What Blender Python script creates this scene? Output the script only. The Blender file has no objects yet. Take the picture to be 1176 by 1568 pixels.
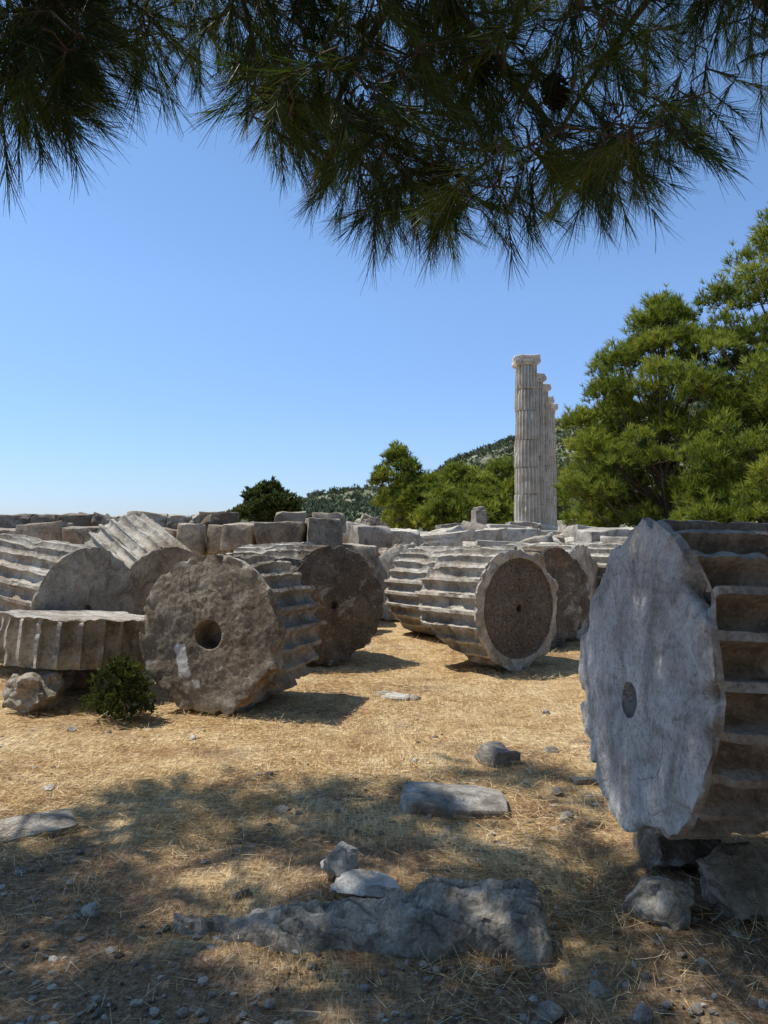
import bpy, bmesh, math, random
import numpy as np
from mathutils import Vector, Matrix, noise
rng=np.random.default_rng(7); random.seed(7)
scene=bpy.context.scene
SUN=np.array([-0.47,0.10,0.88]); SUN=SUN/np.linalg.norm(SUN)
scene.view_settings.view_transform='Standard'
try: scene.view_settings.look='None'
except Exception: pass
scene.view_settings.exposure=0

# ---------------------------------------------------------------- helpers
def link(o,parent=None):
    scene.collection.objects.link(o)
    if parent: o.parent=parent
    return o
def empty(name):
    e=bpy.data.objects.new(name,None); link(e); return e
def mesh_obj(name,verts,faces,mat,smooth=True,angle=None,parent=None,attrs=None):
    verts=np.asarray(verts,dtype=np.float32)
    me=bpy.data.meshes.new(name)
    k=faces.shape[1]; n=len(faces)
    me.vertices.add(len(verts)); me.vertices.foreach_set('co',verts.ravel())
    me.loops.add(n*k); me.loops.foreach_set('vertex_index',faces.astype(np.int32).ravel())
    me.polygons.add(n); me.polygons.foreach_set('loop_start',np.arange(0,n*k,k,dtype=np.int32))
    me.update(calc_edges=True)
    if attrs:
        for an,av in attrs.items():
            a=me.attributes.new(an,'FLOAT','POINT'); a.data.foreach_set('value',np.asarray(av,dtype=np.float32))
    me.polygons.foreach_set('use_smooth',[smooth]*len(me.polygons))
    if smooth and angle:
        try: me.set_sharp_from_angle(angle=math.radians(angle))
        except Exception: pass
    me.materials.append(mat)
    return link(bpy.data.objects.new(name,me),parent)
def nz(x,y,z): return noise.noise(Vector((x,y,z)))
def norm(a): return a/np.maximum(np.linalg.norm(a,axis=-1,keepdims=True),1e-9)
def sstep(a,b,x):
    t=min(1,max(0,(x-a)/(b-a))); return t*t*(3-2*t)

# ---------------------------------------------------------------- materials
class NT:
    def __init__(s,name):
        s.m=bpy.data.materials.new(name); s.m.use_nodes=True; s.t=s.m.node_tree; s.t.nodes.clear()
        s.out=s.n('ShaderNodeOutputMaterial'); s.tc=s.n('ShaderNodeTexCoord')
    def n(s,t,**k):
        nd=s.t.nodes.new(t)
        for a,b in k.items(): setattr(nd,a,b)
        return nd
    def l(s,a,b): s.t.links.new(a,b)
    def noise(s,scale,detail=6,rough=.6,dist=0,vec=None):
        nd=s.n('ShaderNodeTexNoise'); nd.inputs['Scale'].default_value=scale; nd.inputs['Detail'].default_value=detail
        nd.inputs['Roughness'].default_value=rough; nd.inputs['Distortion'].default_value=dist
        s.l(vec or s.tc.outputs['Object'],nd.inputs['Vector']); return nd.outputs['Fac']
    def ramp(s,fac,stops):
        r=s.n('ShaderNodeValToRGB'); e=r.color_ramp.elements
        while len(e)<len(stops): e.new(.5)
        for i,(p,c) in enumerate(stops):
            e[i].position=p; e[i].color=(c,c,c,1) if isinstance(c,(float,int)) else (*c,1)
        s.l(fac,r.inputs[0]); return r.outputs['Color']
    def mix(s,fac,a,b,mode='MIX'):
        m=s.n('ShaderNodeMix',data_type='RGBA',blend_type=mode)
        for sock,v in ((m.inputs[0],fac),(m.inputs[6],a),(m.inputs[7],b)):
            if isinstance(v,(int,float)): sock.default_value=v
            elif isinstance(v,tuple): sock.default_value=(*v,1) if len(v)==3 else v
            else: s.l(v,sock)
        return m.outputs[2]
    def math(s,op,a,b=0.0):
        m=s.n('ShaderNodeMath',operation=op)
        for sock,v in ((m.inputs[0],a),(m.inputs[1],b)):
            if isinstance(v,(int,float)): sock.default_value=v
            else: s.l(v,sock)
        return m.outputs[0]
    def attr(s,name):
        a=s.n('ShaderNodeAttribute'); a.attribute_name=name; return a.outputs['Fac']
    def bump(s,h,strength,dist,prev=None):
        b=s.n('ShaderNodeBump'); b.inputs['Strength'].default_value=strength; b.inputs['Distance'].default_value=dist
        s.l(h,b.inputs['Height'])
        if prev: s.l(prev,b.inputs['Normal'])
        return b.outputs['Normal']
    def bsdf(s,col,rough=.9,normal=None,spec=.2):
        p=s.n('ShaderNodeBsdfPrincipled')
        if isinstance(col,tuple): p.inputs['Base Color'].default_value=(*col,1)
        else: s.l(col,p.inputs['Base Color'])
        p.inputs['Roughness'].default_value=rough; p.inputs['Specular IOR Level'].default_value=spec
        if normal: s.l(normal,p.inputs['Normal'])
        s.l(p.outputs[0],s.out.inputs[0]); return s.m

def stone_mat(name,light=(.62,.575,.49),mid=(.37,.33,.268),dark=(.11,.092,.07),stain=(.36,.20,.09),stain_amt=.3,scale=1.0,bump=1.0,island=False,blot_amt=.65,pits=False,cracks=0.0):
    s=NT(name)
    big=s.noise(2.2*scale,6,.66)
    a=s.ramp(big,[(.40,mid),(.58,light)])
    fine=s.noise(5.0*scale,8,.72,.7)
    blot=s.ramp(fine,[(.48,0.0),(.62,1.0)])
    a=s.mix(s.math('MULTIPLY',blot,blot_amt),a,dark)
    pale=s.ramp(fine,[(.36,1.0),(.44,0.0)])
    a=s.mix(s.math('MULTIPLY',pale,.5),a,(.64,.62,.57))
    st=s.ramp(s.noise(1.5*scale,5,.68,.6),[(.48,0.0),(.68,1.0)])
    a=s.mix(s.math('MULTIPLY',st,stain_amt),a,stain)
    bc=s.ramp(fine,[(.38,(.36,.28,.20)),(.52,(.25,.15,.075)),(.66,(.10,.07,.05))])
    a=s.mix(s.math('MULTIPLY',s.attr('brk_shade'),.8),a,bc)
    a=s.mix(s.math('MULTIPLY',s.attr('rec'),.85),a,(.105,.072,.046))  # rough recess tone, darkened further so the face's shade sits in the colour
    grain=s.noise(48*scale,4,.78)
    a=s.mix(s.ramp(grain,[(.34,.5),(.50,0.0)]),a,(.07,.06,.05))
    a=s.mix(s.ramp(grain,[(.56,0.0),(.66,.35)]),a,(.66,.64,.60))
    h=s.math('ADD',s.math('MULTIPLY',fine,.036),s.math('MULTIPLY',grain,.010))
    if cracks:
        wn=s.n('ShaderNodeVectorMath',operation='ADD'); nn_=s.n('ShaderNodeTexNoise'); nn_.inputs['Scale'].default_value=3; s.l(s.tc.outputs['Object'],nn_.inputs['Vector'])
        s.l(nn_.outputs['Color'],wn.inputs[0]); s.l(s.tc.outputs['Object'],wn.inputs[1])
        vc=s.n('ShaderNodeTexVoronoi',feature='DISTANCE_TO_EDGE'); vc.inputs['Scale'].default_value=1.7*scale; s.l(wn.outputs[0],vc.inputs['Vector'])
        ck=s.ramp(vc.outputs['Distance'],[(0,1.0),(.013,0.0)])
        ckm=s.math('MULTIPLY',ck,s.ramp(big,[(.48,0.0),(.56,cracks)]))
        a=s.mix(ckm,a,(.07,.055,.04)); h=s.math('SUBTRACT',h,s.math('MULTIPLY',ckm,.010))
    a=s.mix(s.attr('patch'),a,(.68,.67,.64))
    if island:
        g=s.n('ShaderNodeNewGeometry')
        v=s.ramp(g.outputs['Random Per Island'],[(0,(.55,.51,.47)),(.5,(.92,.89,.85)),(1,(1.25,1.2,1.1))])
        a=s.mix(1.0,a,v,'MULTIPLY')
    if pits:
        vor=s.n('ShaderNodeTexVoronoi'); vor.inputs['Scale'].default_value=30*scale; s.l(s.tc.outputs['Object'],vor.inputs['Vector'])
        pit=s.ramp(vor.outputs['Distance'],[(.10,0.0),(.42,1.0)])
        h=s.math('ADD',h,s.math('MULTIPLY',s.math('MULTIPLY',pit,.02),s.math('ADD',s.attr('rec'),.05)))
    n=s.bump(h,1.0*bump,1.0)
    return s.bsdf(a,.92,n,.15)
M_marble=stone_mat('weathered_marble',pits=True)
M_front=stone_mat('lichen_marble',light=(.42,.365,.285),mid=(.25,.21,.158),dark=(.085,.068,.05),stain=(.34,.20,.09),stain_amt=.3,blot_amt=.6,cracks=.6)
M_shaded=stone_mat('shaded_marble',light=(.19,.165,.13),mid=(.12,.10,.078),dark=(.05,.042,.034),stain_amt=.35)  # darker copy of the marble, shade painted into its colour
M_near=stone_mat('pale_marble',light=(.60,.57,.53),mid=(.39,.365,.335),dark=(.14,.125,.105),stain=(.3,.22,.15),stain_amt=.25,bump=.6,blot_amt=.55,cracks=.5)
M_block=stone_mat('block_marble',light=(.48,.43,.355),mid=(.27,.236,.185),dark=(.08,.068,.05),stain_amt=.4,scale=.8,island=True)
M_rubble=stone_mat('rubble_marble',light=(.64,.60,.53),mid=(.39,.36,.305),dark=(.12,.105,.085),stain_amt=.15,scale=.7,island=True)
M_column=stone_mat('column_marble',light=(.68,.625,.53),mid=(.52,.465,.38),dark=(.25,.215,.17),stain_amt=.2,scale=.6,bump=.4,blot_amt=.4)
M_rock=stone_mat('grey_rock',light=(.46,.425,.365),mid=(.25,.228,.19),dark=(.075,.066,.054),stain=(.20,.14,.09),stain_amt=.4,scale=2.0,bump=.6,cracks=.5)
M_white=stone_mat('pale_rock',light=(.66,.63,.57),mid=(.48,.455,.40),dark=(.22,.20,.17),stain_amt=.1,scale=2,blot_amt=.5,bump=.5)

def island_mat(name,stops,trans=0.0,rough=.8,attr=None,spec=.2):
    s=NT(name)
    f=s.attr(attr) if attr else s.n('ShaderNodeNewGeometry').outputs['Random Per Island']
    c=s.ramp(f,stops)
    m=s.bsdf(c,rough,None,spec)
    if trans:
        p=[x for x in s.t.nodes if x.type=='BSDF_PRINCIPLED'][0]
        t=s.n('ShaderNodeBsdfTranslucent'); tc=s.mix(1.0,c,(1.4,1.35,.6),'MULTIPLY'); s.l(tc,t.inputs[0])
        mx=s.n('ShaderNodeMixShader'); mx.inputs[0].default_value=trans
        s.l(p.outputs[0],mx.inputs[1]); s.l(t.outputs[0],mx.inputs[2]); s.l(mx.outputs[0],s.out.inputs[0])
    return m
M_needle=island_mat('pine_needle_near',[(0,(.018,.034,.009)),(.5,(.055,.09,.016)),(.85,(.15,.19,.03)),(1,(.26,.20,.06))],.35,.5,'tone',.35)
M_upneedle=island_mat('pine_needle_upper',[(0,(.02,.035,.01)),(.5,(.05,.08,.018)),(1,(.10,.13,.03))],0,.6,'tone',.2)
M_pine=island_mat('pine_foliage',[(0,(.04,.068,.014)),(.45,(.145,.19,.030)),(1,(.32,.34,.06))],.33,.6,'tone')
M_oak=island_mat('oak_foliage',[(0,(.03,.045,.015)),(.6,(.08,.10,.028)),(1,(.14,.16,.05))],.2,.6,'tone')
M_scrub=island_mat('scrub_foliage',[(0,(.07,.095,.055)),(.6,(.12,.145,.07)),(1,(.20,.21,.12))],0,.8,'tone')  # distance haze mixed into the scrub colour
M_straw=island_mat('dry_needles',[(0,(.15,.075,.035)),(.28,(.44,.26,.11)),(.55,(.72,.50,.23)),(.85,(.86,.68,.38)),(1,(.88,.79,.58))],0,.7)
M_gravel=island_mat('gravel_stone',[(0,(.09,.075,.06)),(.5,(.24,.21,.175)),(1,(.44,.41,.36))],0,.9)
s=NT('pine_bark'); bk=s.ramp(s.noise(18,4,.7),[(.35,(.05,.038,.03)),(.65,(.18,.14,.11))]); M_bark=s.bsdf(bk,.9)
s=NT('cone_scales'); M_cone=s.bsdf((.035,.024,.018),.8)

# ---------------------------------------------------------------- ground
def gh(x,y):
    r=sstep(11.5,21,y)*0.95
    if abs(x)<40 and -10<y<60:
        r+=.035*nz(x*.6,y*.6,1.3)+.015*nz(x*2.1,y*2.1,4.1)
    return r
N=430
t=np.linspace(-1,1,N)
gx=3*np.sinh(7.6*t); gy=3*np.sinh(7.6*t)+4
X,Y=np.meshgrid(gx,gy)
Zg=np.zeros_like(X)
for i in range(N):
    for j in range(N):
        x=X[i,j]; y=Y[i,j]
        z=gh(x,y)
        if abs(x)<9 and 0<y<14: z+=.018*nz(x*5,y*5,2.2)+.009*nz(x*14,y*14,3.2)
        Zg[i,j]=z
V=np.stack([X.ravel(),Y.ravel(),Zg.ravel()],1)
idx=np.arange(N*N).reshape(N,N)
F=np.stack([idx[:-1,:-1].ravel(),idx[:-1,1:].ravel(),idx[1:,1:].ravel(),idx[1:,:-1].ravel()],1)
s=NT('dry_ground')
a=s.ramp(s.noise(1.6,7,.72),[(.36,(.42,.25,.12)),(.48,(.65,.45,.22)),(.66,(.80,.62,.36))])
mp=s.n('ShaderNodeMapping'); mp.inputs['Scale'].default_value=(60,9,1); mp.inputs['Rotation'].default_value=(0,0,.5); s.l(s.tc.outputs['Object'],mp.inputs[0])
mp2=s.n('ShaderNodeMapping'); mp2.inputs['Scale'].default_value=(10,70,1); mp2.inputs['Rotation'].default_value=(0,0,.3); s.l(s.tc.outputs['Object'],mp2.inputs[0])
f1=s.noise(1.0,3,.7,1.5,mp.outputs[0]); f2=s.noise(1.0,3,.7,1.5,mp2.outputs[0])
fib=s.math('MAXIMUM',f1,f2)
a=s.mix(s.ramp(fib,[(.44,.85),(.56,0.0)]),a,(.18,.10,.05))
a=s.mix(s.ramp(fib,[(.60,0.0),(.70,.7)]),a,(.86,.72,.47))
sx=s.n('ShaderNodeSeparateXYZ'); s.l(s.tc.outputs['Object'],sx.inputs[0])
near=s.n('ShaderNodeMapRange'); s.l(sx.outputs['Y'],near.inputs[0]); near.inputs[1].default_value=2.0; near.inputs[2].default_value=5.2; near.inputs[3].default_value=.17; near.inputs[4].default_value=-.03
gn=s.math('ADD',s.noise(1.1,6,.65),near.outputs[0])
grit=s.ramp(gn,[(.52,0.0),(.64,.8)])
a=s.mix(grit,a,s.ramp(s.noise(38,4,.75),[(.38,(.10,.06,.038)),(.55,(.30,.195,.12)),(.68,(.42,.36,.30))]))
n=s.bump(s.math('ADD',s.math('MULTIPLY',fib,.02),s.math('MULTIPLY',s.noise(22,4,.75),.022)),1.0,1.0)
M_ground=s.bsdf(a,.95,n,.1)
mesh_obj('ground',V,F,M_ground)

# ---------------------------------------------------------------- fluted drums
def drum(name,center,n,R=.65,L=1.0,nf=24,k=10,hole=(.10,.12),recess=None,breaks=(),roll=0,rough=1.0,seed=0,fd=.088,mat=None,nside=28,nface=16,patches=(),parent=None,squash=1.0,wear=1.0,fade=.045,hoff=(0,0),side_shade=0.0):
    n=Vector(n).normalized(); up=Vector((0,0,1))
    if abs(n.z)>.95: up=Vector((0,1,0))
    xr=(-n).cross(up).normalized(); yu=n.cross(xr).normalized()
    na=nf*k; pitch=2*math.pi/nf
    ang=np.zeros(na); dep=np.zeros(na)
    for j in range(na):
        f,kk=divmod(j,k)
        if kk==0: u=0; d=0
        elif kk==1: u=.20; d=0
        else:
            ph=math.pi*(kk-1.6)/(k-1.6); u=.21+.79*(1-math.cos(ph))/2; d=fd*math.sin(ph)**.65
        ang[j]=(f+u)*pitch+roll; dep[j]=d
    ca,sa=np.cos(ang),np.sin(ang)
    rings=[]
    hr,hd=hole
    fz=0.0 if fade else 1.0
    def face_ring(f,z):
        w=sstep(.86,1,f)*fz; return (f*R-dep*w*f,z,f)
    if hr>0:
        rings+= [(np.full(na,hr*.02),-hd,0),(np.full(na,hr*.9),-hd,0),(np.full(na,hr),-hd*.5,0),(np.full(na,hr*1.02),-.012,0),(np.full(na,hr*1.1),0,0)]
        f0=hr*1.1/R
    else: rings+=[(np.full(na,.002),0,0)]; f0=0.0
    fs=list(np.linspace(f0,.985,nface+1)[1:])+[1.0]
    if recess: fs=sorted(fs+[recess[0]-.012,recess[0]+.012])
    for f in fs: rings.append(face_ring(f,-recess[1] if recess and f<recess[0] else 0))
    if recess:
        for i,r in enumerate(rings):
            if r[2]==0 : rings[i]=(r[0],r[1]-recess[1],0)
    zs=[-.012]+list(-np.linspace(.03,L-.03,nside))+[-L+.012,-L]
    if fade: zs=sorted(set(zs+[-fade*.5,-fade*.6,-fade*.8,-fade,-fade*1.3]),reverse=True)
    for z in zs:
        g_=math.sqrt(max(0,1-(1-min(1,max(0,(-z-fade*.5)/fade)))**2)) if fade else 1
        rings.append((R-dep*g_,z,2))
    for f in (.9,.7,.5,.3,.02): rings.append((f*R-dep*sstep(.86,1,f),-L,3))
    P=[];brk_shade=[];rec=[];pat=[]
    C=Vector(center); sd=seed*7.31
    for (rad,z0,kind) in rings:
        ho=max(0,1-kind/.6) if kind<=1 else 0
        for j in range(na):
            r=rad[j]; z=z0; x=ca[j]*r+hoff[0]*ho; y=sa[j]*r*squash+hoff[1]*ho
            edge=0
            if kind==2: e=min(-z,z+L); edge=math.exp(-max(e,0)/.045)
            elif 0<kind<=1: edge=math.exp(-(1-kind)*R/.045)
            if edge>.05:
                w=(max(0,nz(x*4+sd,y*4,z*4)+.06)*.09+max(0,nz(x*11+sd,y*11,z*11)-.05)*.09)*edge*wear
                x*=1-w/R*.8; y*=1-w/R*.8
                if kind!=2 or -z<L/2: z-=w*.7
                else: z+=w*.7
            a1=nz(x*2.3+sd,y*2.3,z*2.3)*.018*rough; a2=nz(x*9,y*9+sd,z*9)*.007*rough; a3=nz(x*28,y*28+sd,z*28)*.004*rough
            if kind==2:
                q=(a1+a2*.7+a3)/R; x*=1+q; y*=1+q
                ch=(max(0,nz(x*3+sd,y*3,z*3+5)-.20)*.25+max(0,nz(x*8+sd,y*8,z*8+5)-.2)*.12)*rough
                if ch>0 and rad[j]>R-fd*.6: x*=1-ch/R*.5; y*=1-ch/R*.5
            else: z+=(a1*.6+a2+a3)*(1 if kind<=1 else -1)
            b=0
            for (bx,by,bz,bd,amp) in breaks:
                bn=Vector((bx,by,bz)).normalized()
                sdist=x*bn.x+y*bn.y+z*bn.z-bd+nz(x*2.5+sd,y*2.5+bx,z*2.5)*amp+nz(x*8+sd,y*8,z*8)*amp*.45+nz(x*22+sd,y*22,z*22)*amp*.14
                if sdist>0:
                    x-=bn.x*sdist;y-=bn.y*sdist;z-=bn.z*sdist
                    b=max(b,min(1,sdist/.03))
            if kind>=2: b=max(b,side_shade*(1 if rad[j]<R-fd*.3 else .6))  # near drum's side and flutes browned: weathering plus painted canopy shade
            brk_shade.append(b)
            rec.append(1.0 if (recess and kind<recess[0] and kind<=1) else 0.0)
            pv=0
            if kind<=1:
                for (px,py,pw,ph_) in patches:
                    dx=abs((x-px)+.25*(y-py))/pw; dy=abs(y-py)/ph_
                    if max(dx,dy)<1+.25*nz(x*20,y*20,0): pv=1
            pat.append(pv*.85)
            w=C+xr*x+yu*y+n*z
            P.append((w.x,w.y,w.z))
    nr=len(rings)
    ii=np.arange(nr*na).reshape(nr,na); jn=np.roll(np.arange(na),-1)
    F=np.stack([ii[:-1].ravel(),ii[1:].ravel(),ii[1:][:,jn].ravel(),ii[:-1][:,jn].ravel()],1)
    return mesh_obj(name,P,F,mat or M_marble,True,42,parent,{'brk_shade':brk_shade,'rec':rec,'patch':pat})
def nd(deg,tilt=0):
    a=math.radians(deg); b=math.radians(tilt)
    return (math.sin(a)*math.cos(b),-math.cos(a)*math.cos(b),math.sin(b))
DN='fluted_column_drum'
drum(DN,(-1.43,6.05,.665),nd(-17,2),R=.66,L=.95,hole=(.115,.20),breaks=[(.55,-.62,.35,.55,.09),(.75,.30,.15,.62,.10),(-.3,-.9,.5,.63,.04),(.3,.8,.75,.64,.04)],roll=.05,seed=1,mat=M_front,nside=54,nface=44,patches=[(-.24,-.22,.055,.13),(-.10,-.40,.03,.03)],rough=1.0,fade=.12,wear=.9)
drum(DN,(-.56,8.35,.68),nd(34),R=.67,L=1.0,hole=(.045,.06),breaks=[(.4,.85,.2,.64,.04)],seed=2,mat=M_shaded,roll=.1,wear=1.2)
drum(DN,(1.47,8.0,.68),nd(37,1),R=.675,L=1.0,hole=(.04,.05),recess=(.80,.02),breaks=[(-.5,-.8,-.4,.78,.06)],seed=3,mat=M_marble,nface=34,nside=44,fd=.095,fade=.03,wear=1.3)
drum(DN,(1.25,10.2,.65),nd(38),R=.65,L=1.25,seed=4,hole=(.05,.06))
drum(DN,(2.14,9.5,.66),nd(25),R=.65,L=.7,seed=5,mat=M_shaded,hole=(.05,.05))
drum(DN,(2.75,10.3,.68),nd(52),R=.66,L=1.15,seed=6,hole=(.05,.05))
drum(DN,(3.75,10.9,.70),nd(40),R=.66,L=1.2,seed=61,hole=(.05,.05))
drum(DN,(.20,12.3,.66),nd(-30),R=.66,L=.9,seed=7,hole=(.05,.05),breaks=[(-.4,.7,.3,.5,.1)])
drum(DN,(.75,12.9,.66),nd(55,5),R=.62,L=1.1,seed=8)
drum(DN,(-.55,11.0,.60),nd(70),R=.6,L=1.3,seed=9,breaks=[(0,.8,.5,.5,.1)])
drum(DN,(-1.0,9.8,.72),nd(60,3),R=.66,L=1.1,seed=91)
drum(DN,(-3.10,7.75,.69),nd(62,-6),R=.66,L=1.5,seed=10,hole=(.05,.05),roll=.08,breaks=[(.4,.6,.5,.58,.1)])
drum(DN,(-2.62,8.75,.80),nd(48,-24),R=.58,L=1.05,seed=11,hole=(0,0),mat=M_marble,roll=.2,breaks=[(.2,-.8,.3,.42,.08)],fd=.075)
drum(DN,(-2.82,6.92,.74),(0.05,.07,1),R=.68,L=.44,seed=12,hole=(.06,.08),fd=.085,mat=M_marble,roll=.1,rough=1.1,wear=.8,fade=.02)
drum(DN,(-4.6,9.2,.66),nd(30),R=.66,L=1.1,seed=13)
drum(DN,(1.035,3.10,.91),nd(-86,3),R=.655,L=1.3,seed=14,hole=(.075,.22),hoff=(-.02,-.12),breaks=[(.42,-.85,.30,.60,.05),(-.75,.62,.1,.55,.05),(.3,-.95,-.1,.60,.05)],roll=.10,mat=M_near,nside=84,nface=56,k=12,fd=.115,rough=1.1,wear=1.4,fade=.08,side_shade=.8)

# ---------------------------------------------------------------- blocks / rocks
g=[-1,-.94,-.5,0,.5,.94,1]
BV=[];bi={};BF=[]
def bid(p):
    if p not in bi: bi[p]=len(BV); BV.append(p)
    return bi[p]
for ax in range(3):
    for sg in (-1,1):
        for i in range(6):
            for j in range(6):
                q=[]
                for (u,v) in ((g[i],g[j]),(g[i+1],g[j]),(g[i+1],g[j+1]),(g[i],g[j+1])):
                    p=[0,0,0]; p[ax]=sg; p[(ax+1)%3]=u; p[(ax+2)%3]=v; q.append(bid(tuple(p)))
                if sg<0: q=q[::-1]
                BF.append(q)
BVn=np.array(BV,float); BFn=np.array(BF)
class Acc:
    def __init__(s): s.v=[];s.f=[];s.n=0
    def add(s,v,f): s.v.append(v); s.f.append(f+s.n); s.n+=len(v)
    def obj(s,name,mat,parent=None,smooth=True,angle=40):
        return mesh_obj(name,np.concatenate(s.v),np.concatenate(s.f),mat,smooth,angle,parent)
def block(acc,c,dims,rot=(0,0,0),seed=0,rough=.04,rnd=.02,chop=2,cut=.82):
    h=np.array(dims)/2; r=min(rnd,h.min()*.6)
    p=BVn*h; q=np.clip(p,-(h-r),h-r); d=p-q
    p=q+norm(d)*np.minimum(np.linalg.norm(d,axis=1,keepdims=True),r)
    sd=seed*3.7; out=[]
    cn=[(Vector((random.choice((-1,1))*random.uniform(.2,1),random.choice((-1,1))*random.uniform(.2,1),random.uniform(-.3,1)))).normalized() for _ in range(chop)]
    for v in p:
        vv=Vector(v)
        o=noise.noise_vector(vv*2.2+Vector((sd,0,0)))*rough+noise.noise_vector(vv*7+Vector((sd,0,0)))*rough*.6
        vv=vv+o
        for c_ in cn:
            ext=abs(c_.x)*h[0]+abs(c_.y)*h[1]+abs(c_.z)*h[2]
            s_=vv.dot(c_)-ext*cut
            if s_>0: vv-=c_*s_
        out.append(vv)
    M=Matrix.Rotation(rot[2],3,'Z')@Matrix.Rotation(rot[1],3,'Y')@Matrix.Rotation(rot[0],3,'X')
    acc.add(np.array([M@v+Vector(c) for v in out]),BFn)
w=Acc()
def course(x0,x1,y0,y1,z,hgt,bw,seed,dep=.6,skip=0,j=1.0):
    x=x0; i=0
    while x<x1:
        b=random.uniform(bw*.65,bw*1.3); t=(x-x0)/(x1-x0); y=y0+(y1-y0)*t
        if random.random()>skip:
            hh=hgt*random.uniform(.88,1.10)
            block(w,(x+b/2,y+random.uniform(-.12,.10)*j,z+hh/2),(b-.02,dep*random.uniform(.8,1.15),hh),(random.uniform(-.04,.04)*j,random.uniform(-.04,.04)*j,random.uniform(-.10,.10)*j),seed+i,rough=.05,rnd=.02,cut=.87)
        x+=b+random.uniform(0.01,.07)*j; i+=1
course(-9,-2.6,13.6,13.2,.02,.42,.9,10); course(-9,-2.6,13.6,13.2,.45,.42,.8,40); course(-9,-2.6,13.6,13.2,.87,.34,1.0,60,.75)
course(-9,-2.7,13.3,12.9,1.12,.50,.66,80,.7,.03,1.3)
course(-7.4,-4.0,14.5,14.2,1.52,.32,.6,110,.6,.06,1.5)
course(-9,-2.6,14.8,14.4,1.1,.45,.8,130,.6)
course(-2.75,-1.0,13.0,12.7,.9,.36,1.0,150,.8); course(-2.75,-1.0,13.0,12.7,.1,.4,.9,160,.8); course(-2.75,-1.0,13.0,12.7,.5,.4,.9,165,.8)
course(-2.7,-1.2,12.6,12.4,1.22,.48,.66,170,.7,0,1.2)
course(-3.5,-1.3,14.4,14.2,1.50,.40,.7,180,.6,.1,1.5)
course(-1.0,.4,14.6,15.5,.8,.4,.6,190,.5)
for i in range(26):
    x=random.uniform(-8,-1.2); sz=random.uniform(.12,.26); block(w,(x,14.2+random.uniform(-.3,.3),1.62+sz*.15),(sz*1.6,sz,sz*.8),(random.random(),random.random(),random.random()*3),200+i,rough=.06,rnd=.03)
w.obj('stone_block_wall',M_block)
rb=Acc()
for i in range(520):
    y=12.5+random.random()**.8*24; x=random.uniform(-.16,.55)*y+random.uniform(-.5,.5)
    if x<-1.2 and y<15: continue
    sz=random.uniform(.2,.75)
    dims=(sz*random.uniform(.8,2.0),sz*random.uniform(.7,1.2),sz*random.uniform(.4,.8))
    z=gh(x,y)+dims[2]*.35+(random.random()<.35)*random.uniform(0,.35)
    z=min(z,1.66-dims[2]/2)
    block(rb,(x,y,z),dims,(random.uniform(-.3,.3),random.uniform(-.3,.3),random.uniform(0,3)),300+i,rough=.07,rnd=.03)
for (x,y,z,dx,dy,dz,r) in [(.35,17,1.35,.9,.6,.4,.1),(1.4,17.5,1.3,1.5,.8,.35,-.1),(2.4,18,1.35,1.1,.7,.4,.2),(3.3,19,1.4,1.4,.9,.4,0),(4.0,24,1.5,1.6,.9,.4,.2),(3.1,24.2,1.85,.40,.38,.75,.3),(3.1,24.2,2.25,.28,.28,.22,.6),(3.05,24.2,1.4,1.2,.8,.3,.1),(5.6,20,1.45,1.3,.8,.35,.3),(6.6,19,1.45,1.5,.8,.3,-.2),(5.3,16,1.15,1.2,.8,.5,-.3),(2.2,14.5,1.0,1.2,.8,.6,.3),(3.6,14.2,1.0,1.3,.9,.5,-.2),(5.0,17,1.35,1.0,.8,.45,.3),(6.2,16.5,1.35,1.2,.8,.4,.1),(-.3,16.5,1.4,.8,.6,.5,.3),(2.0,22,1.6,.8,.6,.3,.3),(5.0,27,1.65,1.0,.8,.4,.1),(7.6,30,1.75,.9,.7,.5,.3),(6.0,31,1.7,1.1,.7,.4,-.2)]:
    block(rb,(x,y,z),(dx,dy,dz),(random.uniform(-.1,.1),random.uniform(-.1,.1),r),900+int(x*10),rough=.05)
rb.obj('stone_rubble',M_rubble)
rb=Acc()
for i in range(70):
    a=random.uniform(0,6.28); r=random.random()**.7
    x=-1.0+r*2.6*math.cos(a); y=48+r*3*math.sin(a); zz=.9+(1-r)*1.3
    sz=random.uniform(.3,.9); block(rb,(x,y,zz),(sz*1.3,sz,sz*.8),(random.random()*.6,random.random()*.6,random.random()*3),1200+i,rough=.15,rnd=.1)
rb.obj('rock_outcrop',M_block)
tp=Acc()
for st in range(3):
    z=.75+st*.27; off=st*.45
    y0=34.2+off
    x=2.0+off
    while x<16:
        b=random.uniform(1.0,1.6)
        if not (st==2 and x<5.5): block(tp,(x+b/2,y0+.6,z+.14),(b-.03,1.2,.29),(0,random.uniform(-.02,.02),random.uniform(-.03,.03)),1500+int(x*7)+st,rough=.04,rnd=.04)
        x+=b
for i in range(13):
    for j in range(7):
        block(tp,(5.6+j*1.5,36.2+i*1.42,1.40),(1.45,1.38,.25),(0,0,random.uniform(-.02,.02)),1700+i*9+j,rough=.03,rnd=.04,chop=0)
tp.obj('temple_platform',M_rubble)

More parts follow.
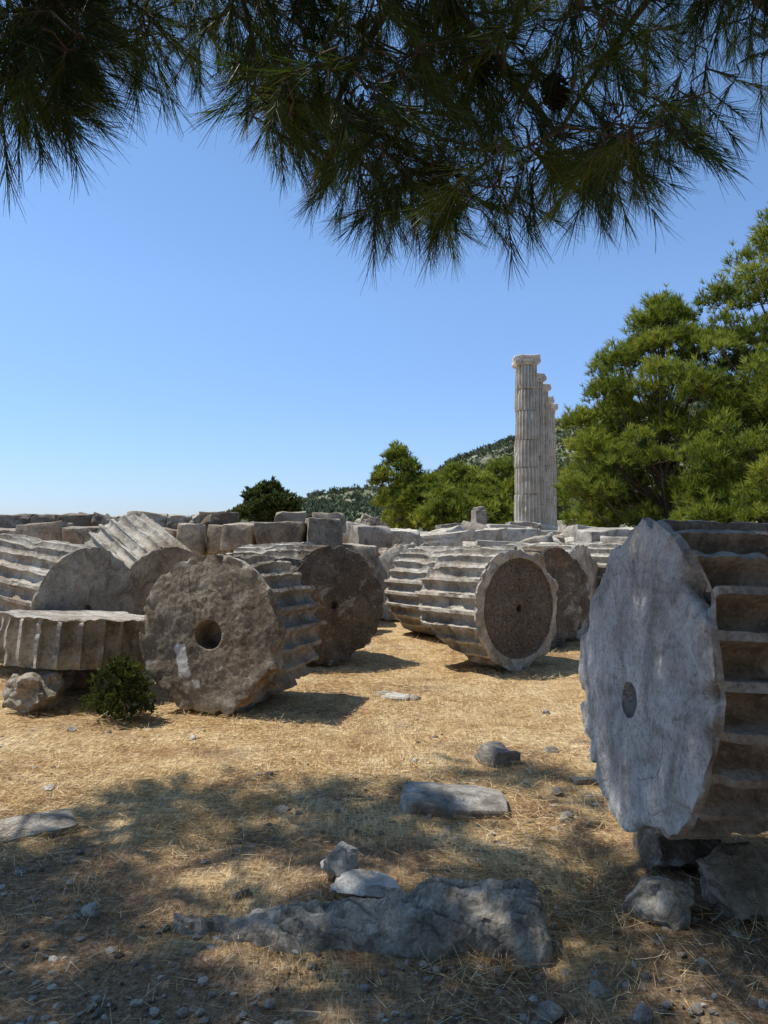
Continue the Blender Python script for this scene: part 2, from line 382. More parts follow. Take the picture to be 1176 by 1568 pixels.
# ---------------------------------------------------------------- standing columns
def column(x,y,z0,H,seed):
    e=empty('ionic_column')
    k=6; nf=20; na=nf*k; pitch=2*math.pi/nf
    ang=[];dep=[]
    for j in range(na):
        f,kk=divmod(j,k)
        if kk==0: u=0;d=0
        else: ph=math.pi*(kk-1)/(k-1); u=.22+.78*(1-math.cos(ph))/2; d=.115*math.sin(ph)
        ang.append((f+u)*pitch); dep.append(d)
    rnd=random.Random(seed)
    joints=[0]
    while joints[-1]<H-1.3: joints.append(joints[-1]+rnd.uniform(.95,1.5))
    joints.append(H)
    P=[]
    rings=0
    for a,b in zip(joints[:-1],joints[1:]):
        ox,oy=rnd.uniform(-.03,.03),rnd.uniform(-.03,.03)
        zz=[a+.0,a+.03]+list(np.linspace(a+.07,b-.07,9))+[b-.03,b]
        for i,z in enumerate(zz):
            R=.645-.11*(z/H)**1.2
            sh=.08 if i in (0,len(zz)-1) else 0
            for j in range(na):
                c,s_=math.cos(ang[j]),math.sin(ang[j])
                chip=max(0,nz(c*2.2+seed*5,s_*2.2,z*1.6)-.28)*.3
                e_=min(z-a,b-z); chip+=max(0,nz(c*4+seed,s_*4,z*3))*.16*math.exp(-e_/.08)
                r=R-dep[j]*max(0,1-chip*5)-sh-chip+nz(c*6,s_*6,z*4)*.006
                P.append((x+ox+c*r,y+oy+s_*r,z0+.45+z))
            rings+=1
    ii=np.arange(rings*na).reshape(rings,na); jn=np.roll(np.arange(na),-1)
    F=np.stack([ii[:-1].ravel(),ii[:-1][:,jn].ravel(),ii[1:][:,jn].ravel(),ii[1:].ravel()],1)
    mesh_obj('shaft',P,F,M_column,True,45,e)
    def lathe(nm,prof,mat):
        n_=64; P=[]
        for (r,z) in prof:
            for j in range(n_):
                a=2*math.pi*j/n_; rr=r+nz(math.cos(a)*3+seed,math.sin(a)*3,z*3)*.02
                P.append((x+rr*math.cos(a),y+rr*math.sin(a),z0+z))
        ii=np.arange(len(prof)*n_).reshape(len(prof),n_); jn=np.roll(np.arange(n_),-1)
        F=np.stack([ii[:-1].ravel(),ii[:-1][:,jn].ravel(),ii[1:][:,jn].ravel(),ii[1:].ravel()],1)
        mesh_obj(nm,P,F,mat,True,50,e)
    lathe('base',[(.01,.0),(.82,.0),(.84,.1),(.80,.14),(.72,.17),(.73,.22),(.80,.25),(.82,.31),(.79,.37),(.70,.41),(.68,.46),(.62,.47)],M_column)
    T=H+.45
    lathe('capital_echinus',[(.50,T-.02),(.56,T+.01),(.57,T+.06),(.53,T+.09),(.55,T+.13),(.62,T+.22),(.62,T+.28),(.02,T+.28)],M_column)
    c=Acc()
    block(c,(x,y,z0+T+.37),(1.28,1.18,.17),(0,0,-.05),seed+5,rough=.05,rnd=.04,chop=2)
    for sx in (-1,1):
        ppl=[];prof=[(.02,-.58),(.08,-.59),(.10,-.56),(.165,-.56),(.18,-.54),(.165,-.3),(.12,0),(.165,.3),(.18,.54),(.165,.56),(.10,.56),(.08,.59),(.02,.58)]
        n_=24
        for (r,yy) in prof:
            for j in range(n_):
                a=2*math.pi*j/n_; ppl.append((x+sx*.46+r*math.cos(a),y+yy,z0+T+.17+r*math.sin(a)))
        ii=np.arange(len(prof)*n_).reshape(len(prof),n_); jn=np.roll(np.arange(n_),-1)
        c.add(np.array(ppl),np.stack([ii[:-1].ravel(),ii[:-1][:,jn].ravel(),ii[1:][:,jn].ravel(),ii[1:].ravel()],1))
    c.obj('capital',M_column,e)
for i,(x,y) in enumerate([(7.15,37),(8.20,40.5),(9.25,44),(10.25,47.5),(11.3,51)]):
    column(x,y,1.5,7.9-.15*(i%2),20+i)

# ---------------------------------------------------------------- foreground rocks
def rock(name,c,dims,seed,mat=M_rock,rot=0,sub=5,rough=.16,planes=10,tilt=(0,0)):
    bm=bmesh.new(); bmesh.ops.create_icosphere(bm,subdivisions=sub,radius=1)
    r=random.Random(seed); pl=[]
    for _ in range(planes):
        v=Vector((r.gauss(0,1),r.gauss(0,1),r.gauss(0,1))).normalized(); pl.append((v,r.uniform(.55,.85)))
    M=Matrix.Rotation(rot,3,'Z')@Matrix.Rotation(tilt[0],3,'X')@Matrix.Rotation(tilt[1],3,'Y')
    h=Vector(dims)/2
    for v in bm.verts:
        p=v.co.copy(); p=Vector([math.copysign(abs(t_)**.9,t_) for t_ in p])
        for n_,d in pl:
            s_=p.dot(n_)-d
            if s_>0: p-=n_*s_
        p+=noise.noise_vector(p*1.6+Vector((seed*3.1,0,0)))*rough+noise.noise_vector(p*5+Vector((seed*3.1,0,0)))*rough*.35
        q=Vector((p.x*h.x,p.y*h.y,p.z*h.z))
        sc=min(1,min(dims)/.12)
        q+=(noise.noise_vector(q*14+Vector((seed,0,0)))*.010+noise.noise_vector(q*40)*.005)*sc
        v.co=M@q+Vector(c)
    me=bpy.data.meshes.new(name); bm.to_mesh(me); bm.free()
    me.polygons.foreach_set('use_smooth',[True]*len(me.polygons))
    try: me.set_sharp_from_angle(angle=math.radians(35))
    except Exception: pass
    me.materials.append(mat); return link(bpy.data.objects.new(name,me))
def long_rock():
    nU,nW=260,70; P=[]
    for i in range(nU):
        t=i/(nU-1); x=-.80+1.42*t
        e_=1 if t<.94 else math.sqrt(max(.02,1-((t-.94)/.06)**2))
        back=2.90+.02*t+.03*nz(x*3,0,5); front=2.82-.12*sstep(0,.4,t)-.10*sstep(.6,1,t)+.03*nz(x*4,0,9)
        cy=(back+front)/2; hw=(back-front)/2*e_
        ht=(.055+.08*sstep(.05,.5,t)+.09*sstep(.5,.85,t)+.03*nz(x*4,3,1))*e_
        for j in range(nW):
            v=2*j/(nW-1)-1
            prof=max(0,1-abs(v)**5)**.6*(.68+.32*sstep(-1,.5,v))
            zz=ht*prof
            p=Vector((x,cy+hw*v,zz-.03))
            o=noise.noise_vector(p*7)*.018+noise.noise_vector(p*20)*.012+noise.noise_vector(p*60)*.005
            st_=abs(nz(p.x*4+p.y*3,p.y*16+p.x*5,2))
            g_=max(0,.16-st_)/.16*.030
            P.append((p.x+o.x,p.y+o.y,p.z+o.z*1.2-g_*min(1,prof*2)))
    ii=np.arange(nU*nW).reshape(nU,nW)
    F=np.stack([ii[:-1,:-1].ravel(),ii[1:,:-1].ravel(),ii[1:,1:].ravel(),ii[:-1,1:].ravel()],1)
    mesh_obj('long_rock',P,F,M_rock,True,40)
long_rock()
rock('pale_stone',(-.18,3.26,.05),(.20,.17,.22),23,M_white,rot=.3,rough=.14,planes=14)
rock('pale_stone',(-.06,3.12,.02),(.32,.20,.11),31,M_white,rot=-.2,rough=.16,planes=12)
fs=Acc(); block(fs,(.37,4.1,.01),(.56,.34,.09),(.03,.03,-.03),77,rough=.035,rnd=.012,chop=3,cut=.88); fs.obj('flat_stone_slab',M_rock)
fs=Acc(); block(fs,(.74,4.9,.03),(.22,.2,.12),(.2,.1,.5),78,rough=.05,rnd=.012,chop=3,cut=.75); fs.obj('stone_block',M_rock)
fs=Acc(); block(fs,(-2.02,3.62,-.015),(.95,.30,.08),(.0,.0,.62),79,rough=.03,rnd=.01,chop=2,cut=.9); fs.obj('flat_stone_slab',M_rock)
rock('grey_stone',(1.07,2.93,.05),(.32,.24,.22),11)
rock('grey_stone',(1.45,3.00,.06),(.55,.4,.34),12,M_front,rot=.3)
rock('grey_stone',(1.36,3.45,.08),(.5,.5,.40),13,M_shaded)
rock('grey_stone',(2.1,3.3,.12),(.5,.5,.40),15,M_shaded)
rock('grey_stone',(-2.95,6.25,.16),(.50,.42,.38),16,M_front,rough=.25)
rock('grey_stone',(-3.0,7.1,.14),(.9,.7,.36),17,M_shaded)
k=30
for (x,y,sx,sz,m) in [(-1.15,2.93,.09,.08,M_rock),(-.83,2.86,.05,.03,M_rock),(.70,2.45,.09,.06,M_rock),(.51,2.34,.10,.06,M_rock),(.80,2.33,.10,.08,M_rock),(-1.25,2.30,.10,.05,M_rock),
        (-.7,4.58,.07,.06,M_shaded),(-.55,4.05,.12,.03,M_rock),(-.58,3.1,.09,.05,M_rock),(.10,6.7,.34,.06,M_white),(.02,6.8,.2,.06,M_rock),(.28,6.72,.14,.05,M_rock),(-1.95,4.35,.1,.04,M_white),(-.32,2.28,.12,.06,M_rock),
        (-1.4,5.45,.08,.05,M_white),(.75,5.25,.1,.04,M_rock),(1.0,4.3,.1,.05,M_rock),(1.22,4.5,.2,.08,M_rock),(1.35,6.2,.08,.05,M_rock),(-2.35,5.6,.1,.06,M_rock),(-1.6,3.3,.07,.04,M_rock),(.2,4.9,.08,.03,M_white),(1.15,5.1,.12,.06,M_rock),(.95,3.9,.12,.06,M_rock),(-2.7,5.2,.12,.03,M_white)]:
    k+=1; rock('loose_stone',(x,y,gh(x,y)+sz*.12),(sx,sx*.75,sz),k,m,rot=k*1.3,sub=3)

# ---------------------------------------------------------------- gravel
def ico_t(seed):
    bm=bmesh.new(); bmesh.ops.create_icosphere(bm,subdivisions=1,radius=1); r=random.Random(seed)
    V=np.array([[c*r.uniform(.7,1.15) for c in v.co] for v in bm.verts]); F=np.array([[v.index for v in f.verts] for f in bm.faces]); bm.free(); return V,F
def scatter(tv,tf,pos,axis,scale):
    n=len(pos); z=norm(axis); r=rng.normal(size=(n,3)); x=norm(np.cross(z,r)); y=np.cross(z,x)
    B=np.stack([x,y,z],2)*np.asarray(scale).reshape(-1,1,1)
    V=np.einsum('nij,mj->nmi',B,tv)+pos[:,None,:]
    m=len(tv); F=(tf[None]+ (np.arange(n)*m)[:,None,None]).reshape(-1,tf.shape[1])
    return V.reshape(-1,3),F
acc=Acc()
for sd in range(5):
    tv,tf=ico_t(sd); n=900; tv=tv*np.array([1,.75,.5])
    y=2+rng.random(n)**2.6*4.5; x=(rng.random(n)-.5)*1.25*y
    keep=np.array([nz(a*1.1,b*1.1,9)>0.02+.12*random.random() or (b<2.9 and random.random()<.65) for a,b in zip(x,y)]); x=x[keep];y=y[keep]; n=len(x)
    s_=.006+.022*rng.random(n)**3
    z=np.array([gh(a,b) for a,b in zip(x,y)])+s_*.1
    v,f=scatter(tv,tf,np.stack([x,y,z],1),np.stack([rng.normal(0,.2,n),rng.normal(0,.2,n),np.ones(n)],1),s_); acc.add(v,f)
acc.obj('gravel',M_gravel,None,False)

# ---------------------------------------------------------------- dry needle litter and grass
def blades(pos,dirs,length,width,bend=.15,nseg=2):
    n=len(pos); d=norm(dirs); r=rng.normal(size=(n,3)); side=norm(np.cross(d,r)); bn=np.cross(side,d)
    L=length.reshape(-1,1); W=np.asarray(width).reshape(-1,1)
    rows=[]
    b=(rng.normal(size=(n,1))*bend)
    for i in range(nseg+1):
        t=i/nseg; c=pos+d*L*t+bn*L*b*(t*t); w=W*(1-.75*t)*.5
        rows+= [c-side*w,c+side*w]
    V=np.stack(rows,1); m=2*(nseg+1)
    tf=np.array([[2*i,2*i+1,2*i+3,2*i+2] for i in range(nseg)])
    F=(tf[None]+(np.arange(n)*m)[:,None,None]).reshape(-1,4)
    return V.reshape(-1,3),F
n=110000
y=1.9+rng.random(n)**1.45*8.6; x=(rng.random(n)-.5)*1.2*y
dn=np.array([nz(a*.9,b*.9,5.5)+.6*nz(a*3,b*3,1.5) for a,b in zip(x,y)])
kp=rng.random(n)<np.clip(.60+dn*1.7,.10,1)*np.clip((y-1.2)/2.4,.5,1); x=x[kp];y=y[kp];n=len(x)
z=np.array([gh(a,b) for a,b in zip(x,y)])+.004+.026*rng.random(n)
an=rng.random(n)*6.283
d=np.stack([np.cos(an),np.sin(an),rng.normal(.04,.16,n)],1)
v,f=blades(np.stack([x,y,z],1),d,.05+.07*rng.random(n),.0015+.0005*y*.5,.25)
mesh_obj('pine_needle_litter',v,f,M_straw,False)
cent=[(-2.1,5.95),(-2.2,6.1),(-1.95,6.0),(-.75,6.3),(-.5,7.9),(.4,8.7),(1.0,7.9),(1.3,7.7),(1.0,3.3),(.85,3.1),(.9,2.9),(-.6,3.05),(-.2,3.1),(.75,2.75),(.3,2.6),(-.3,2.6),(-2.6,6.2),(1.3,2.75),(1.6,2.8),(-1.2,5.9),(2.1,9.0),(-.1,9.6)]*2
for _ in range(300):
    yy=random.uniform(2.4,11); cent.append((random.uniform(-.55,.55)*yy,yy))
ps=[];ds=[];ls=[]
for (cx,cy) in cent:
    for _ in range(random.randint(15,50)):
        a=random.uniform(0,6.28); r=random.random()*.16
        ps.append((cx+r*math.cos(a),cy+r*math.sin(a),gh(cx,cy)-.005)); ds.append((random.gauss(0,.8),random.gauss(0,.8),1)); ls.append(random.uniform(.03,.10))
v,f=blades(np.array(ps),np.array(ds),np.array(ls),.0026,.4)
mesh_obj('dry_grass',v,f,M_straw,False)

# ---------------------------------------------------------------- vegetation tools
def tube(acc,pts,radii,sides=6):
    pts=[Vector(p) for p in pts]; P=[]
    for i,p in enumerate(pts):
        d=(pts[min(i+1,len(pts)-1)]-pts[max(i-1,0)])
        if d.length<1e-6: d=Vector((0,0,1))
        d.normalize()
        ref=Vector((0,0,1)) if abs(d.z)<.9 else Vector((1,0,0))
        a=d.cross(ref).normalized(); b=d.cross(a)
        for j in range(sides):
            t_=2*math.pi*j/sides; P.append(p+(a*math.cos(t_)+b*math.sin(t_))*radii[i])
    n=len(pts); ii=np.arange(n*sides).reshape(n,sides); jn=np.roll(np.arange(sides),-1)
    acc.add(np.array([tuple(q) for q in P]),np.stack([ii[:-1].ravel(),ii[:-1][:,jn].ravel(),ii[1:][:,jn].ravel(),ii[1:].ravel()],1))
def tuft_template(nb,L,W,spread,along=0.0,seed=0):
    global rng
    r=np.random.default_rng(seed)
    st=np.zeros((nb,3)); u=r.random(nb); st[:,2]=u*along
    th=r.random(nb)*6.283; ph=(spread*(.35+.65*r.random(nb)))*(1-.35*u)
    d=np.stack([np.sin(ph)*np.cos(th),np.sin(ph)*np.sin(th),np.cos(ph)],1)
    old=rng; rng=r
    v,f=blades(st,d,L*(.75+.35*r.random(nb)),W,.12); rng=old
    return v,f
def foliage(name,pos,axis,scale,tone,templates,mat,parent):
    V=[];F=[];T=[];off=0; n=len(pos); ch=np.array_split(np.random.default_rng(1).permutation(n),len(templates))
    for (tv,tf),ids in zip(templates,ch):
        if len(ids)==0: continue
        v,f=scatter(tv,tf,pos[ids],axis[ids],scale[ids]); V.append(v);F.append(f+off);off+=len(v)
        per=len(tv)
        tt=np.repeat(tone[ids],per)
        bl=np.repeat(rng.normal(0,.10,len(ids)*(per//6)),6); T.append(np.clip(tt+bl,0,1))
    return mesh_obj(name,np.concatenate(V),np.concatenate(F),mat,False,None,parent,{'tone':np.concatenate(T)})
T_far=[tuft_template(15,.24,.026,1.15,.10,i) for i in range(4)]
T_mid=[tuft_template(11,.34,.06,1.2,.12,i+10) for i in range(4)]
T_hill=[tuft_template(9,.9,.30,1.3,.2,i+20) for i in range(3)]
T_near=[tuft_template(58,.125,.0027,.72,.17,i+30) for i in range(8)]
T_up=[tuft_template(40,.15,.0078,.95,.17,i+40) for i in range(4)]
T_oak=[tuft_template(12,.12,.07,1.4,.08,i+50) for i in range(4)]
T_back=[tuft_template(10,.42,.09,1.2,.14,i+90) for i in range(3)]

def pine(name,base,H,spread,nc,ntuft,seed,T=T_far,mat=M_pine,cr=(.45,.9),low=.12,tscale=1.0,lean=(0,0),top=1.0,wood_r=1.0):
    r=random.Random(seed); rg=np.random.default_rng(seed); e=empty(name)
    bx,by,bz=base; wood=Acc()
    tr=[]; nT=9
    for i in range(nT):
        t_=i/(nT-1); tr.append(Vector((bx+lean[0]*t_+.02*H*math.sin(t_*5+seed),by+lean[1]*t_+.02*H*math.cos(t_*4+seed),bz-.1+H*.93*t_)))
    tube(wood,tr,[wood_r*(.018*H*(1-.88*i/(nT-1))+.008) for i in range(nT)],9)
    P=[];A=[];S=[];Tn=[]
    for c in range(nc):
        t_=low+(1-low)*((c+.5)/nc)**.9
        s_=(t_-low)/(1-low)
        prof=(1-s_**1.7)**.75*top+.10
        prof*=min(1,.75+s_*1.5)
        rad=spread*prof*(r.random()**.4)*(1.0 if r.random()>.25 else 1.15); a=r.uniform(0,6.283)
        f=t_*(nT-1); i0=min(int(f),nT-2); tp_=tr[i0].lerp(tr[i0+1],f-i0)
        C=Vector((tp_.x+rad*math.cos(a),tp_.y+rad*math.sin(a),bz+H*t_*.97+r.uniform(-.03,.05)*H))
        s0=max(0,t_*.80-.15*rad/spread-.05)*(nT-1); j0=min(int(s0),nT-2); st=tr[j0].lerp(tr[j0+1],s0-j0)
        mid=st.lerp(C,.5)+Vector((0,0,-.12*rad))
        tube(wood,[st,st.lerp(mid,.6),mid,mid.lerp(C,.5)+Vector((0,0,-.01*H)),C],[wood_r*q for q in (.0055*H,.0048*H,.0032*H,.002*H,.001*H)],5)
        R=r.uniform(*cr)*(1-.30*s_); k_=int(ntuft*(R/cr[1])**2*r.uniform(.8,1.15))+3
        u=norm(rg.normal(size=(k_,3))); u[:,2]=np.where(u[:,2]<-.35,u[:,2]*-.5,u[:,2])
        rr=(.35+.80*rg.random(k_)**.6)[:,None]
        p=np.array(C)+u*rr*np.array([R,R,R*.85])
        kk=rg.random(k_)<.14; p[kk]+=np.array([0,0,1])*R*rg.random((kk.sum(),1))*.7
        P.append(p); A.append(u*.7+np.array([0,0,.9])+rg.normal(0,.3,(k_,3))); S.append(tscale*(.7+.6*rg.random(k_)))
        Tn.append(np.clip(r.uniform(.22,.65)+rg.normal(0,.14,k_)+.32*(u[:,2]*rr[:,0]),0,1))  # clump tops lighter, undersides darker: sun and shade put into the tone
        for _ in range(4):
            q=p[rg.integers(k_)]; tube(wood,[C,C.lerp(Vector(q),.5)+Vector((0,0,-.003*H)),q],[wood_r*q_ for q_ in (.0014*H,.001*H,.0005*H)],4)
    wood.obj('trunk_and_limbs',M_bark,e)
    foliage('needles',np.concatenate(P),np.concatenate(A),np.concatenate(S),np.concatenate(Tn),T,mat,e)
    return e
gz=.9
pine('sky_blocking_pine',(13.6,24.5,gz),10.7,4.3,130,160,1,cr=(.45,.95),low=.08)
pine('sky_blocking_pine',(10.1,26.5,gz),8.8,3.2,110,155,2,cr=(.38,.85),low=.08)
pine('sky_blocking_pine',(9.2,29.5,gz),5.9,1.8,64,135,3,low=.05,cr=(.38,.78))
pine('sky_blocking_pine',(12.1,22.0,gz),6.0,3.0,85,155,4,low=.04,cr=(.42,.85))
pine('sky_blocking_pine',(16.8,27,gz),12.2,3.8,75,155,5,cr=(.5,1.0))
pine('sky_blocking_pine',(1.0,56,1),6.6,1.9,40,80,6,T_mid,cr=(.45,.85),low=.38)
for i,(x,y,h,sp) in enumerate([(3.0,55,4.4,2.4),(5.2,57,5.4,2.6),(7.4,58,5.1,2.6),(9.6,60,6.1,2.8),(4.3,52,3.2,2.0),(7.2,53,3.2,2.0),(12,60,6.5,3),(2.0,60,5.0,1.8)]):
    pine('sky_blocking_pine',(x,y,1),h,sp,44,85,40+i,T_mid,cr=(.7,1.15),low=.12)
# unseen pines added behind the camera to block sky fill on shaded faces
for i,(x,y,h,sp) in enumerate([(5.5,-4.0,9.5,3.2),(1.0,-6.5,10,3.4),(-5.0,-7.0,9.5,3.2),(9.5,-1.0,9,3.2)]):
    pine('sky_blocking_pine',(x,y,0),h,sp,60,80,80+i,T_back,cr=(.8,1.4),low=.16)
pine('oak_tree',(-4.75,30,.95),2.15,1.30,50,170,60,T_oak,M_oak,cr=(.35,.55),low=.2,tscale=1.3)
pine('green_shrub',(-2.08,5.90,0),.46,.21,60,34,61,[tuft_template(9,.03,.015,1.4,.03,i+70) for i in range(3)],M_oak,cr=(.06,.12),low=.08,wood_r=.6)

# ---------------------------------------------------------------- hill
rx=[-400,-75,-50,-34,0,13,27,43,53,80,120,200,420]; rz=[0,0,7,12,17,19,29,34,38,46,54,66,60]
HX=np.linspace(-400,420,260); HY=np.linspace(120,520,90)
P=[]
def hz(x,y):
    rdg=np.interp(x,rx,rz); t_=sstep(115,300,y)*(1-.6*sstep(320,520,y))
    return .5+rdg*t_+ (nz(x*.03,y*.03,0)*4+nz(x*.1,y*.1,2)*1.2)*t_*min(1,rdg/12)
for yy in HY:
    for xx in HX: P.append((xx,yy,hz(xx,yy)))
ii=np.arange(len(P)).reshape(len(HY),len(HX))
F=np.stack([ii[:-1,:-1].ravel(),ii[:-1,1:].ravel(),ii[1:,1:].ravel(),ii[1:,:-1].ravel()],1)
s=NT('hillside'); a=s.ramp(s.noise(.12,6,.7),[(.38,(.11,.13,.07)),(.55,(.20,.20,.12)),(.70,(.40,.37,.28))]); M_hill=s.bsdf(a,.95)  # hill colours include painted distance haze
mesh_obj('hill',P,F,M_hill)
n=5200; hx=rng.uniform(-75,130,n); hy=rng.uniform(150,315,n); hzv=np.array([hz(a,b) for a,b in zip(hx,hy)])
rep=5; pos=np.repeat(np.stack([hx,hy,hzv+.4],1),rep,0)+rng.normal(0,.7,(n*rep,3))*np.array([1.1,1.1,.7])
foliage('hillside_scrub',pos,rng.normal(0,.5,(n*rep,3))+np.array([0,0,1]),np.repeat(.7+.9*rng.random(n)**2,rep),np.clip(np.repeat(rng.random(n),rep)*.8+rng.normal(0,.1,n*rep),0,1),T_hill,M_scrub,None)

# ---------------------------------------------------------------- overhanging near pine
e=empty('overhanging_pine_tree'); wood=Acc()
trunk=[(-3.9,-1.6,-.1),(-3.8,-1.5,1.5),(-3.55,-1.2,3.0),(-3.3,-.8,4.5),(-3.1,-.5,6.0),(-3.0,-.3,7.5),(-2.9,-.1,9.2)]
tube(wood,trunk,[.26,.22,.19,.16,.13,.09,.04],14)
lowx=np.array([-1.6,-1.40,-1.25,-1.13,-1.05,-1.0,-.8,-.62,-.50,-.33,-.16,-.06,.15,.28,.42,.58,.68,.86,1.0,1.1,1.25,1.45,1.8])
lowpx=np.array([250,265,245,190,110,115,165,175,240,295,350,385,400,375,395,395,315,350,285,265,215,180,150],float)
def zlow(x,y):
    xx=x*2.7/y; return 1.5+(815-np.interp(xx,lowx,lowpx))/1132*y
boughs=[]
def bough(pts,r0,r1):
    P=[Vector(p) for p in pts]; out=[]
    m=len(P)-1; K=10*m
    for i in range(K+1):
        f=i/K*m; a=min(int(f),m-1); t_=f-a
        p0=P[max(a-1,0)];p1=P[a];p2=P[a+1];p3=P[min(a+2,m)]
        out.append(.5*((2*p1)+(p2-p0)*t_+(2*p0-5*p1+4*p2-p3)*t_**2+(3*p1-p0-3*p2+p3)*t_**3))
    out=[p+noise.noise_vector(p*1.5)*.06 for p in out]
    tube(wood,out,[r0+(r1-r0)*i/K for i in range(K+1)],8)
    boughs.extend(out)
bough([(-3.5,-1.1,3.2),(-2.4,.6,3.9),(-1.0,1.9,4.0),(.1,2.6,3.55),(.7,3.0,3.15)],.06,.010)
bough([(-3.3,-.8,4.4),(-1.8,.9,4.6),(.2,2.0,4.3),(1.2,2.7,3.75),(1.9,3.1,3.5)],.06,.010)
bough([(-3.5,-1.1,3.6),(-3.0,.8,4.0),(-2.2,2.0,3.7),(-1.7,2.7,3.25)],.06,.01)
bough([(-3.3,-.8,4.7),(-3.0,1.4,5.2),(-2.4,3.2,5.4),(-1.3,4.2,5.3),(-.2,4.4,4.6)],.07,.012)
bough([(-3.2,-.6,5.3),(-4.0,1.2,5.4),(-4.2,3.0,5.0),(-4.2,4.5,4.4)],.06,.012)
bough([(-3.2,-.6,5.6),(-1.5,1.6,6.2),(.3,2.9,6.3),(1.2,3.6,6.0)],.06,.012)
bough([(-3.0,-.3,7.3),(-2.6,2.0,7.8),(-2.4,4.0,7.8),(-2.6,5.3,7.2)],.06,.012)
bough([(-3.0,-.3,7.5),(-1.4,2.2,8.0),(-.8,4.2,8.0),(-1.0,5.2,7.6)],.06,.012)
bough([(-.9,1.9,4.0),(-.6,2.6,3.7),(-.5,3.1,3.35)],.02,.007)
bough([(.2,2.0,4.3),(.4,2.3,3.8),(.2,2.5,3.4),(.15,2.6,3.0)],.02,.006)
bough([(1.2,2.7,3.75),(.9,3.2,3.5),(.7,3.4,3.2)],.018,.006)
bough([(.1,2.6,3.55),(-.2,3.1,3.3),(.1,3.5,3.1)],.018,.006)
P=[];A=[];Tn=[];UP=[]
def inview(p,m=0.03):
    if p[1]<.3: return False
    u=p[0]/p[1]; v=(p[2]-1.5)/p[1]
    return abs(u)<.52+m and v<.72+m
def cluster(c,R,k_,tone,up=False):
    for _ in range(k_):
        u=norm(rng.normal(size=3)); p=np.array(c)+u*R*(rng.random()**.5)*np.array([1,1,.7])
        if inview(p,.05) and p[2]-.17<zlow(p[0],p[1]): continue
        ax=u*.8+np.array([.25,.15,-.65])+rng.normal(0,.25,3)
        P.append(p);A.append(ax);Tn.append(tone+rng.normal(0,.12)); UP.append(up)
cnt=0; tries=0
while cnt<225 and tries<9000:
    tries+=1
    y=random.uniform(2.0,3.9); x=random.uniform(-.56,.60)*y
    zl=zlow(x,y); z=zl+.17+random.random()**1.25*1.35
    if z>1.5+.86*y: continue
    u=x/y
    if -.40<u<-.23 and random.random()<.6: continue
    if u>.32 and random.random()<.45: continue
    cluster((x,y,z),.15,random.randint(4,8),random.uniform(.05,.8)); cnt+=1
for _ in range(26):
    y=random.uniform(2.0,2.8); u=random.uniform(-.56,-.42); cluster((u*y,y,zlow(u*y,y)+.19+random.random()*.6),.13,random.randint(3,6),random.uniform(.05,.55))
cnt=0;tries=0
while cnt<620 and tries<60000:
    tries+=1
    gyy=random.uniform(.9,5.8); gxx=random.uniform(-3.2,3.8)
    edge=4.60+.32*max(-2.6,min(2.2,gxx))+.7*nz(gxx*1.3,3,0)
    if gyy>edge: continue
    pn=nz(gxx*1.9,gyy*2.3,7)+.5*nz(gxx*4.5,gyy*4.5,2)
    if pn<(-.05 if gxx<1.9 else -.3): continue
    h=random.uniform(3.2,8.6); s_=h/SUN[2]
    p=(gxx+SUN[0]*s_,gyy+SUN[1]*s_,h)
    if inview(p,.13): continue
    cluster(p,.15,random.randint(4,7),random.uniform(.2,.6),True); cnt+=1
P=np.array(P);A=norm(np.array(A));Tn=np.clip(np.array(Tn),0,1);UP=np.array(UP)
print('tufts',len(P),UP.sum(),'clusters',cnt)
nodes=np.array([tuple(b) for b in boughs])
d0=np.min(np.linalg.norm(P[:,None]-nodes[None],axis=2),axis=1); order=np.argsort(d0)
buf=np.zeros((len(nodes)+3*len(P),3)); buf[:len(nodes)]=nodes; nn=len(nodes)
for i in order:
    arr=buf[:nn]; dd=np.linalg.norm(arr-P[i],axis=1); j=int(np.argmin(dd)); q=arr[j].copy()
    m1=q*.6+P[i]*.4+np.array([0,0,.04])*min(1,dd[j]*3)+rng.normal(0,.012,3); m2=P[i]-A[i]*min(.08,dd[j]*.3)
    r_=.0030+.004*min(1,dd[j])
    tube(wood,[q,m1,m2,P[i],P[i]+A[i]*.15],[r_*1.3,r_*1.1,r_,.0026,.0015],4)
    buf[nn]=m1; buf[nn+1]=m2; buf[nn+2]=P[i]; nn+=3
wood.obj('trunk_and_branches',M_bark,e)
sc_=.85+.4*rng.random(len(P))
foliage('needles',P[~UP],A[~UP],sc_[~UP],Tn[~UP],T_near,M_needle,e)
foliage('upper_needles',P[UP],A[UP],sc_[UP]*1.15,Tn[UP],T_up,M_upneedle,e)
def cone(c,axis):
    cv=Acc(); ax=Vector(axis).normalized(); ref=Vector((1,0,0)); a=ax.cross(ref).normalized(); b=ax.cross(a); ga=2.39996
    tube(cv,[Vector(c)-ax*.045,Vector(c),Vector(c)+ax*.045],[.012,.024,.008],8)
    for i in range(70):
        t_=i/69; r=.034*math.sin(math.pi*(.12+.82*t_))**.7; th=i*ga; o=a*math.cos(th)+b*math.sin(th); p=Vector(c)+ax*(-.05+.1*t_)+o*r*.5
        tip=p+o*r*.8+ax*.010; sd_=ax.cross(o)*.010
        cv.add(np.array([tuple(p-sd_*.5),tuple(p+sd_*.5),tuple(tip+sd_),tuple(tip-sd_)]),np.array([[0,1,2,3]]))
        cv.add(np.array([tuple(tip-sd_),tuple(tip+sd_),tuple(tip+sd_*.6+ax*.007),tuple(tip-sd_*.6+ax*.007)]),np.array([[0,1,2,3]]))
    cv.obj('pine_cone',M_cone,e,False)
cone((.54,2.3,2.90),(.2,.1,-1)); cone((.35,2.5,3.10),(-.3,.2,-1))

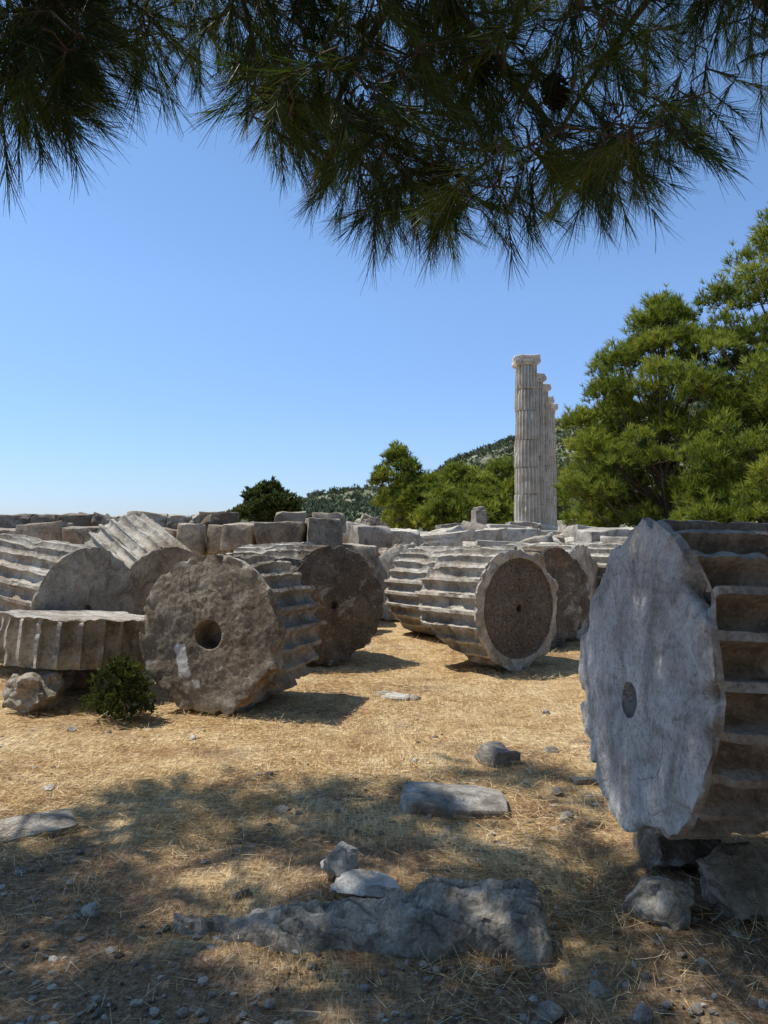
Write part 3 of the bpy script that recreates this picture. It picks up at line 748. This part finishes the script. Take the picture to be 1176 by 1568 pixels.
# ---------------------------------------------------------------- light, sky, camera
wd=bpy.data.worlds.new('World'); scene.world=wd; wd.use_nodes=True
nt=wd.node_tree; nt.nodes.clear()
sk=nt.nodes.new('ShaderNodeTexSky'); sk.sky_type='NISHITA'; sk.sun_disc=False
el=math.asin(SUN[2]); sk.sun_elevation=el; sk.sun_rotation=math.atan2(SUN[0],SUN[1])
sk.air_density=1.0; sk.dust_density=.3; sk.ozone_density=3.0
tc=nt.nodes.new('ShaderNodeTexCoord'); sp=nt.nodes.new('ShaderNodeSeparateXYZ'); nt.links.new(tc.outputs['Generated'],sp.inputs[0])
rp=nt.nodes.new('ShaderNodeValToRGB'); el_=rp.color_ramp.elements
for p_,c_ in ((.0,(.66,.76,1.10)),(.10,(.80,.92,1.20)),(.3,(1.05,1.17,1.33)),(.65,(1.02,1.22,1.28))):
    if p_==0: q=el_[0]
    elif p_==.65: q=el_[-1]
    else: q=el_.new(p_)
    q.position=p_; q.color=(*c_,1)
nt.links.new(sp.outputs[2],rp.inputs[0])
mm=nt.nodes.new('ShaderNodeMix'); mm.data_type='RGBA'; mm.blend_type='MULTIPLY'; mm.inputs[0].default_value=1
nt.links.new(sk.outputs[0],mm.inputs[6]); nt.links.new(rp.outputs[0],mm.inputs[7])
bg=nt.nodes.new('ShaderNodeBackground'); bg.inputs[1].default_value=.14
o=nt.nodes.new('ShaderNodeOutputWorld'); nt.links.new(mm.outputs[2],bg.inputs[0]); nt.links.new(bg.outputs[0],o.inputs[0])
sl=bpy.data.lights.new('sun','SUN'); sl.energy=5.0; sl.angle=math.radians(.5); sl.color=(1,.95,.86)
so=bpy.data.objects.new('sun',sl); link(so); so.rotation_euler=Vector(SUN).to_track_quat('Z','Y').to_euler(); so.location=(-10,2,20)
cam=bpy.data.cameras.new('camera'); co=bpy.data.objects.new('camera',cam); link(co)
cam.sensor_fit='VERTICAL'; cam.sensor_height=36; cam.sensor_width=27; cam.lens=26; cam.clip_end=6000; cam.clip_start=.05
co.location=(0,0,1.5); co.rotation_euler=(math.radians(91.57),0,0)
scene.camera=co
